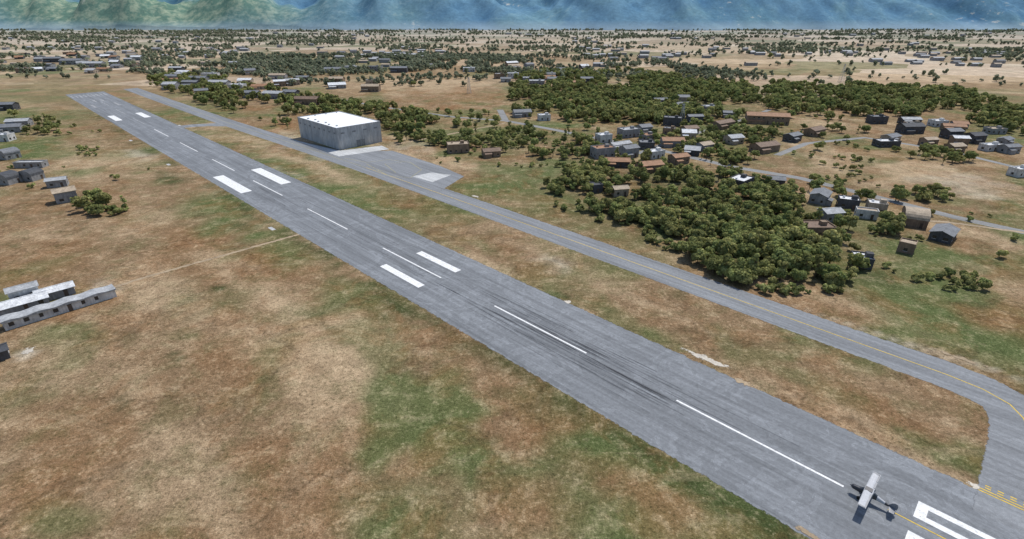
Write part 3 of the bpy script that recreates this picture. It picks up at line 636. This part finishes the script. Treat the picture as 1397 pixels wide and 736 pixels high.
x=rng.uniform(-2600,2600,80000);y=rng.uniform(620,2180,80000)
k=((fbm(x/150+.3*y/150,y/50,4,61)>.59)&(rng.uniform(0,1,80000)<.7))|((np.abs(fbm(x/260,y/110,2,71)-.5)<.010)&(vnoise(x/40,y/40,5)>.45))|(rng.uniform(0,1,80000)<.018);k&=np.abs(x)<y*1.15+80
k&=~inpoly(x,y,[G(*p_) for p_ in[(1000,100),(1120,122),(1397,150),(1450,120),(1300,70),(1000,75)]])|(rng.uniform(0,1,80000)<.2)
T+=list(zip(x[k].tolist(),y[k].tolist()))
T=[t for t in T if not(70<t[0]*ND[0]+t[1]*ND[1]<158 and t[0]*SD[0]+t[1]*SD[1]<740)]
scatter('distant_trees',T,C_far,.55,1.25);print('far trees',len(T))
T=region([(1235,376),(1330,379),(1330,395),(1262,399)],6,.40,5,3)+region([(950,378),(1130,398),(1125,408),(960,395)],8,.5,6,4)
T+=region([(760,270),(930,335),(935,350),(740,275)],14,.5,10,4)+region([(100,284),(180,286),(150,298)],6)
T+=region([(100,200),(130,205),(128,215),(104,212)],12)+region([(560,180),(760,180),(760,230),(600,225)],40,.5,12,8)
T+=region([(1200,280),(1397,300),(1397,310),(1200,292)],30,.5,8,8)+region([(990,380),(1140,396),(1140,410),(1000,400)],9,.5,6,14)
T+=region([(-40,150),(200,150),(200,260),(-40,300)],260,.55,20,8)+region([(960,170),(1200,200),(1200,290),(1000,290)],60,.5,20,8)+region([(1160,300),(1397,330),(1397,350),(1160,380)],70,.5,12,18)
scatter('shrubs',T,C_bush,.5,1.3)
for (u,v,s) in[(565,118,1.2),(602,190,1),(538,183,.9),(1222,268,.8),(1285,275,.7),(1050,80,1.3),(1115,205,.9),(20,160,1),(112,208,.5)]:
    x,y=G(u,v);o=bpy.data.objects.new('broadleaf_tree',near[int(u)%6]);scene.collection.objects.link(o);o.location=(x,y,0);o.scale=(s,s,s);o.rotation_euler[2]=u
def pylon(u,v,h):
    x,y=G(u,v);mb=MB();b=h*.11
    for sx_ in(-1,1):
        for sy in(-1,1): mb.tube((sx_*b,sy*b,0),(sx_*.3,sy*.3,h),.16,.1,4)
    for i in range(6):
        z0=h*i/6;z1=h*(i+1)/6;r0=b+(.3-b)*i/6;r1=b+(.3-b)*(i+1)/6
        for a,c in(((-1,-1),(1,-1)),((1,-1),(1,1)),((1,1),(-1,1)),((-1,1),(-1,-1))): mb.tube((a[0]*r0,a[1]*r0,z0),(c[0]*r1,c[1]*r1,z1),.08,.08,4)
    for z in(.7,.83,.95): mb.tube((-h*.14,0,h*z),(h*.14,0,h*z),.14,.14,4)
    mb.obj('transmission_tower',[M_trim],loc=(x,y,0),rot=.4)
pylon(1147,112,20);pylon(640,128,16);pylon(930,165,13)
# ------------------------------------------------------------------ aircraft
pe=empty('light_aircraft',(*SN(1.8,93.1),.045),ry)
M_pw=weathered('aircraft_white',(.46,.47,.49),.10,2,.35,.5);M_pd=weathered('aircraft_dark',(.035,.037,.045),.1,2,.35,.5);M_pg=weathered('aircraft_grey',(.20,.21,.23),.1,2,.4,.5);M_tyr=weathered('tyre',(.02,.02,.02),.1,3,.9)
def loft(name,secs,mats,mi=None,k=14):
    V=[];Fc=[];ms=[]
    for (x,zc,hw,hh_) in secs:
        for i in range(k):
            t=2*math.pi*i/k;cx_=math.copysign(abs(math.cos(t))**.75,math.cos(t));sz=math.copysign(abs(math.sin(t))**.75,math.sin(t));V.append((x,hw*cx_,zc+hh_*sz))
    for j in range(len(secs)-1):
        for i in range(k): Fc.append((j*k+i,j*k+(i+1)%k,(j+1)*k+(i+1)%k,(j+1)*k+i));ms.append(mi[j] if mi else 0)
    Fc.append(tuple(range(k)));ms.append(0);Fc.append(tuple((len(secs)-1)*k+i for i in range(k))[::-1]);ms.append(0)
    return mesh_obj(name,V,Fc,mats,ms,parent=pe,smooth=True)
loft('fuselage',[(2.75,1.42,.12,.12),(2.7,1.42,.33,.3),(2.4,1.42,.42,.40),(1.6,1.42,.46,.48),(1.2,1.45,.48,.55),(.9,1.62,.48,.68),(.2,1.62,.48,.70),(-.7,1.55,.44,.66),(-1.3,1.4,.36,.45),(-2.6,1.15,.22,.27),(-4.0,.98,.07,.15)],[M_pw,M_pd,M_glass,M_pg],[1,1,1,1,2,3,3,2,0,1])
def aero(name,root,tip,thick,mat):
    mb=MB();prof=[(0,0),(.08,.6),(.3,1),(.6,.7),(1,.05),(.6,-.25),(.3,-.35),(.08,-.3)]
    secs=[tip[:2]+(-tip[2],tip[3],.6),root[:2]+(-root[2],root[3],1),root[:2]+(root[2],root[3],1),tip[:2]+(tip[2],tip[3],.6)]
    if root[2]==0: secs=[secs[0],secs[1],secs[3]]
    for (xl,xt,y,z,th) in secs:
        for a,b in prof: mb.v.append((xl+(xt-xl)*a,y,z+b*thick*th))
    for j in range(len(secs)-1):
        for i in range(8): mb.f.append((j*8+i,j*8+(i+1)%8,(j+1)*8+(i+1)%8,(j+1)*8+i));mb.m.append(0)
    mb.f.append(tuple(range(8)));mb.m.append(0);mb.f.append(tuple((len(secs)-1)*8+i for i in range(8))[::-1]);mb.m.append(0)
    return mb.obj(name,mat,parent=pe)
aero('wing',(.85,-.55,.5,2.28),(.75,-.5,5.1,2.42),.16,[M_pw])
mb=MB()
for sg in(-1,1):
    mb.box(-.54,-.22,min(sg*.9,sg*2.6),max(sg*.9,sg*2.6),2.36,2.385);mb.box(-.52,-.24,min(sg*2.8,sg*4.8),max(sg*2.8,sg*4.8),2.415,2.44)
    mb.box(-.42,.7,min(sg*4.75,sg*5.05),max(sg*4.75,sg*5.05),2.50,2.515)
mb.box(-.4,.8,-.5,.5,2.44,2.455,1)
mb.obj('flaps_and_ailerons',[M_pg,M_pd],parent=pe)
aero('tailplane',(-3.15,-4.25,.0,1.12),(-3.5,-4.3,1.55,1.12),.07,[M_pg])
mb=MB()
fin=[(-3.0,1.1),(-3.55,1.95),(-3.95,2.2),(-4.3,2.15),(-4.5,1.6),(-4.45,.9),(-4.0,.9)]
for y in(-.04,.04): mb.poly([(x,y,z) for x,z in fin],0)
for i in range(len(fin)):
    (a,b),(c,d)=fin[i],fin[(i+1)%len(fin)];mb.poly([(a,-.04,b),(c,-.04,d),(c,.04,d),(a,.04,b)],0)
mb.obj('fin_and_rudder',[M_pg],parent=pe)
mb=MB()
for sg in(-1,1):
    mb.tube((.75,sg*.45,1.0),(.55,sg*2.9,2.33),.045,.04);mb.tube((.7,sg*.45,1.0),(-.25,sg*2.9,2.33),.04,.035)
    mb.tube((.95,sg*.4,1.05),(1.05,sg*1.05,.36),.06,.05);mb.tube((.3,sg*.4,1.0),(1.05,sg*1.05,.36),.04,.04)
mb.tube((-3.9,0,.9),(-4.3,0,.2),.035,.03);mb.obj('struts',[M_pg],parent=pe)
mb=MB()
for sg in(-1,1): mb.tube((1.05,sg*.95,.36),(1.05,sg*1.2,.36),.36,.36,16)
mb.tube((-4.3,-.05,.12),(-4.3,.05,.12),.12,.12,12);mb.obj('wheels',[M_tyr],parent=pe)
mb=MB();mb.tube((2.72,0,1.42),(3.0,0,1.42),.17,.03,12)
for sg in(-1,1):
    mb.poly([(2.84,.0,1.42),(2.86,sg*.08-.05,1.42+sg*.4),(2.85,-.03*sg-.04,1.42+sg*1.0),(2.83,-.03*sg+.06,1.42+sg*1.0),(2.82,sg*.08+.09,1.42+sg*.4)])
mb.obj('propeller',[M_pd],parent=pe)
# ------------------------------------------------------------------ light, sky, camera
az=math.radians(38);el=math.radians(58)
sd=Vector((math.sin(az)*math.cos(el),math.cos(az)*math.cos(el),math.sin(el)))
sl=bpy.data.lights.new('sun','SUN');sl.energy=3.7;sl.angle=math.radians(.5);sl.color=(1,.965,.905)
so=bpy.data.objects.new('sun',sl);scene.collection.objects.link(so);so.rotation_euler=sd.to_track_quat('Z','Y').to_euler();so.location=sd*500
w=bpy.data.worlds.new('World');scene.world=w;w.use_nodes=True;nt=w.node_tree;bg=nt.nodes['Background']
sk=nt.nodes.new('ShaderNodeTexSky');sk.sky_type='NISHITA';sk.sun_disc=False;sk.sun_elevation=el;sk.sun_rotation=az
nt.links.new(sk.outputs[0],bg.inputs[0]);bg.inputs[1].default_value=.13
cam=bpy.data.cameras.new('camera');cam.sensor_width=36;cam.lens=36*F/1397;cam.clip_end=40000;cam.clip_start=1
co=bpy.data.objects.new('camera',cam);scene.collection.objects.link(co);co.location=(0,0,H);co.rotation_euler=(math.pi/2-PIT,0,0);scene.camera=co
scene.view_settings.view_transform='Standard';scene.view_settings.look='None';scene.view_settings.exposure=0
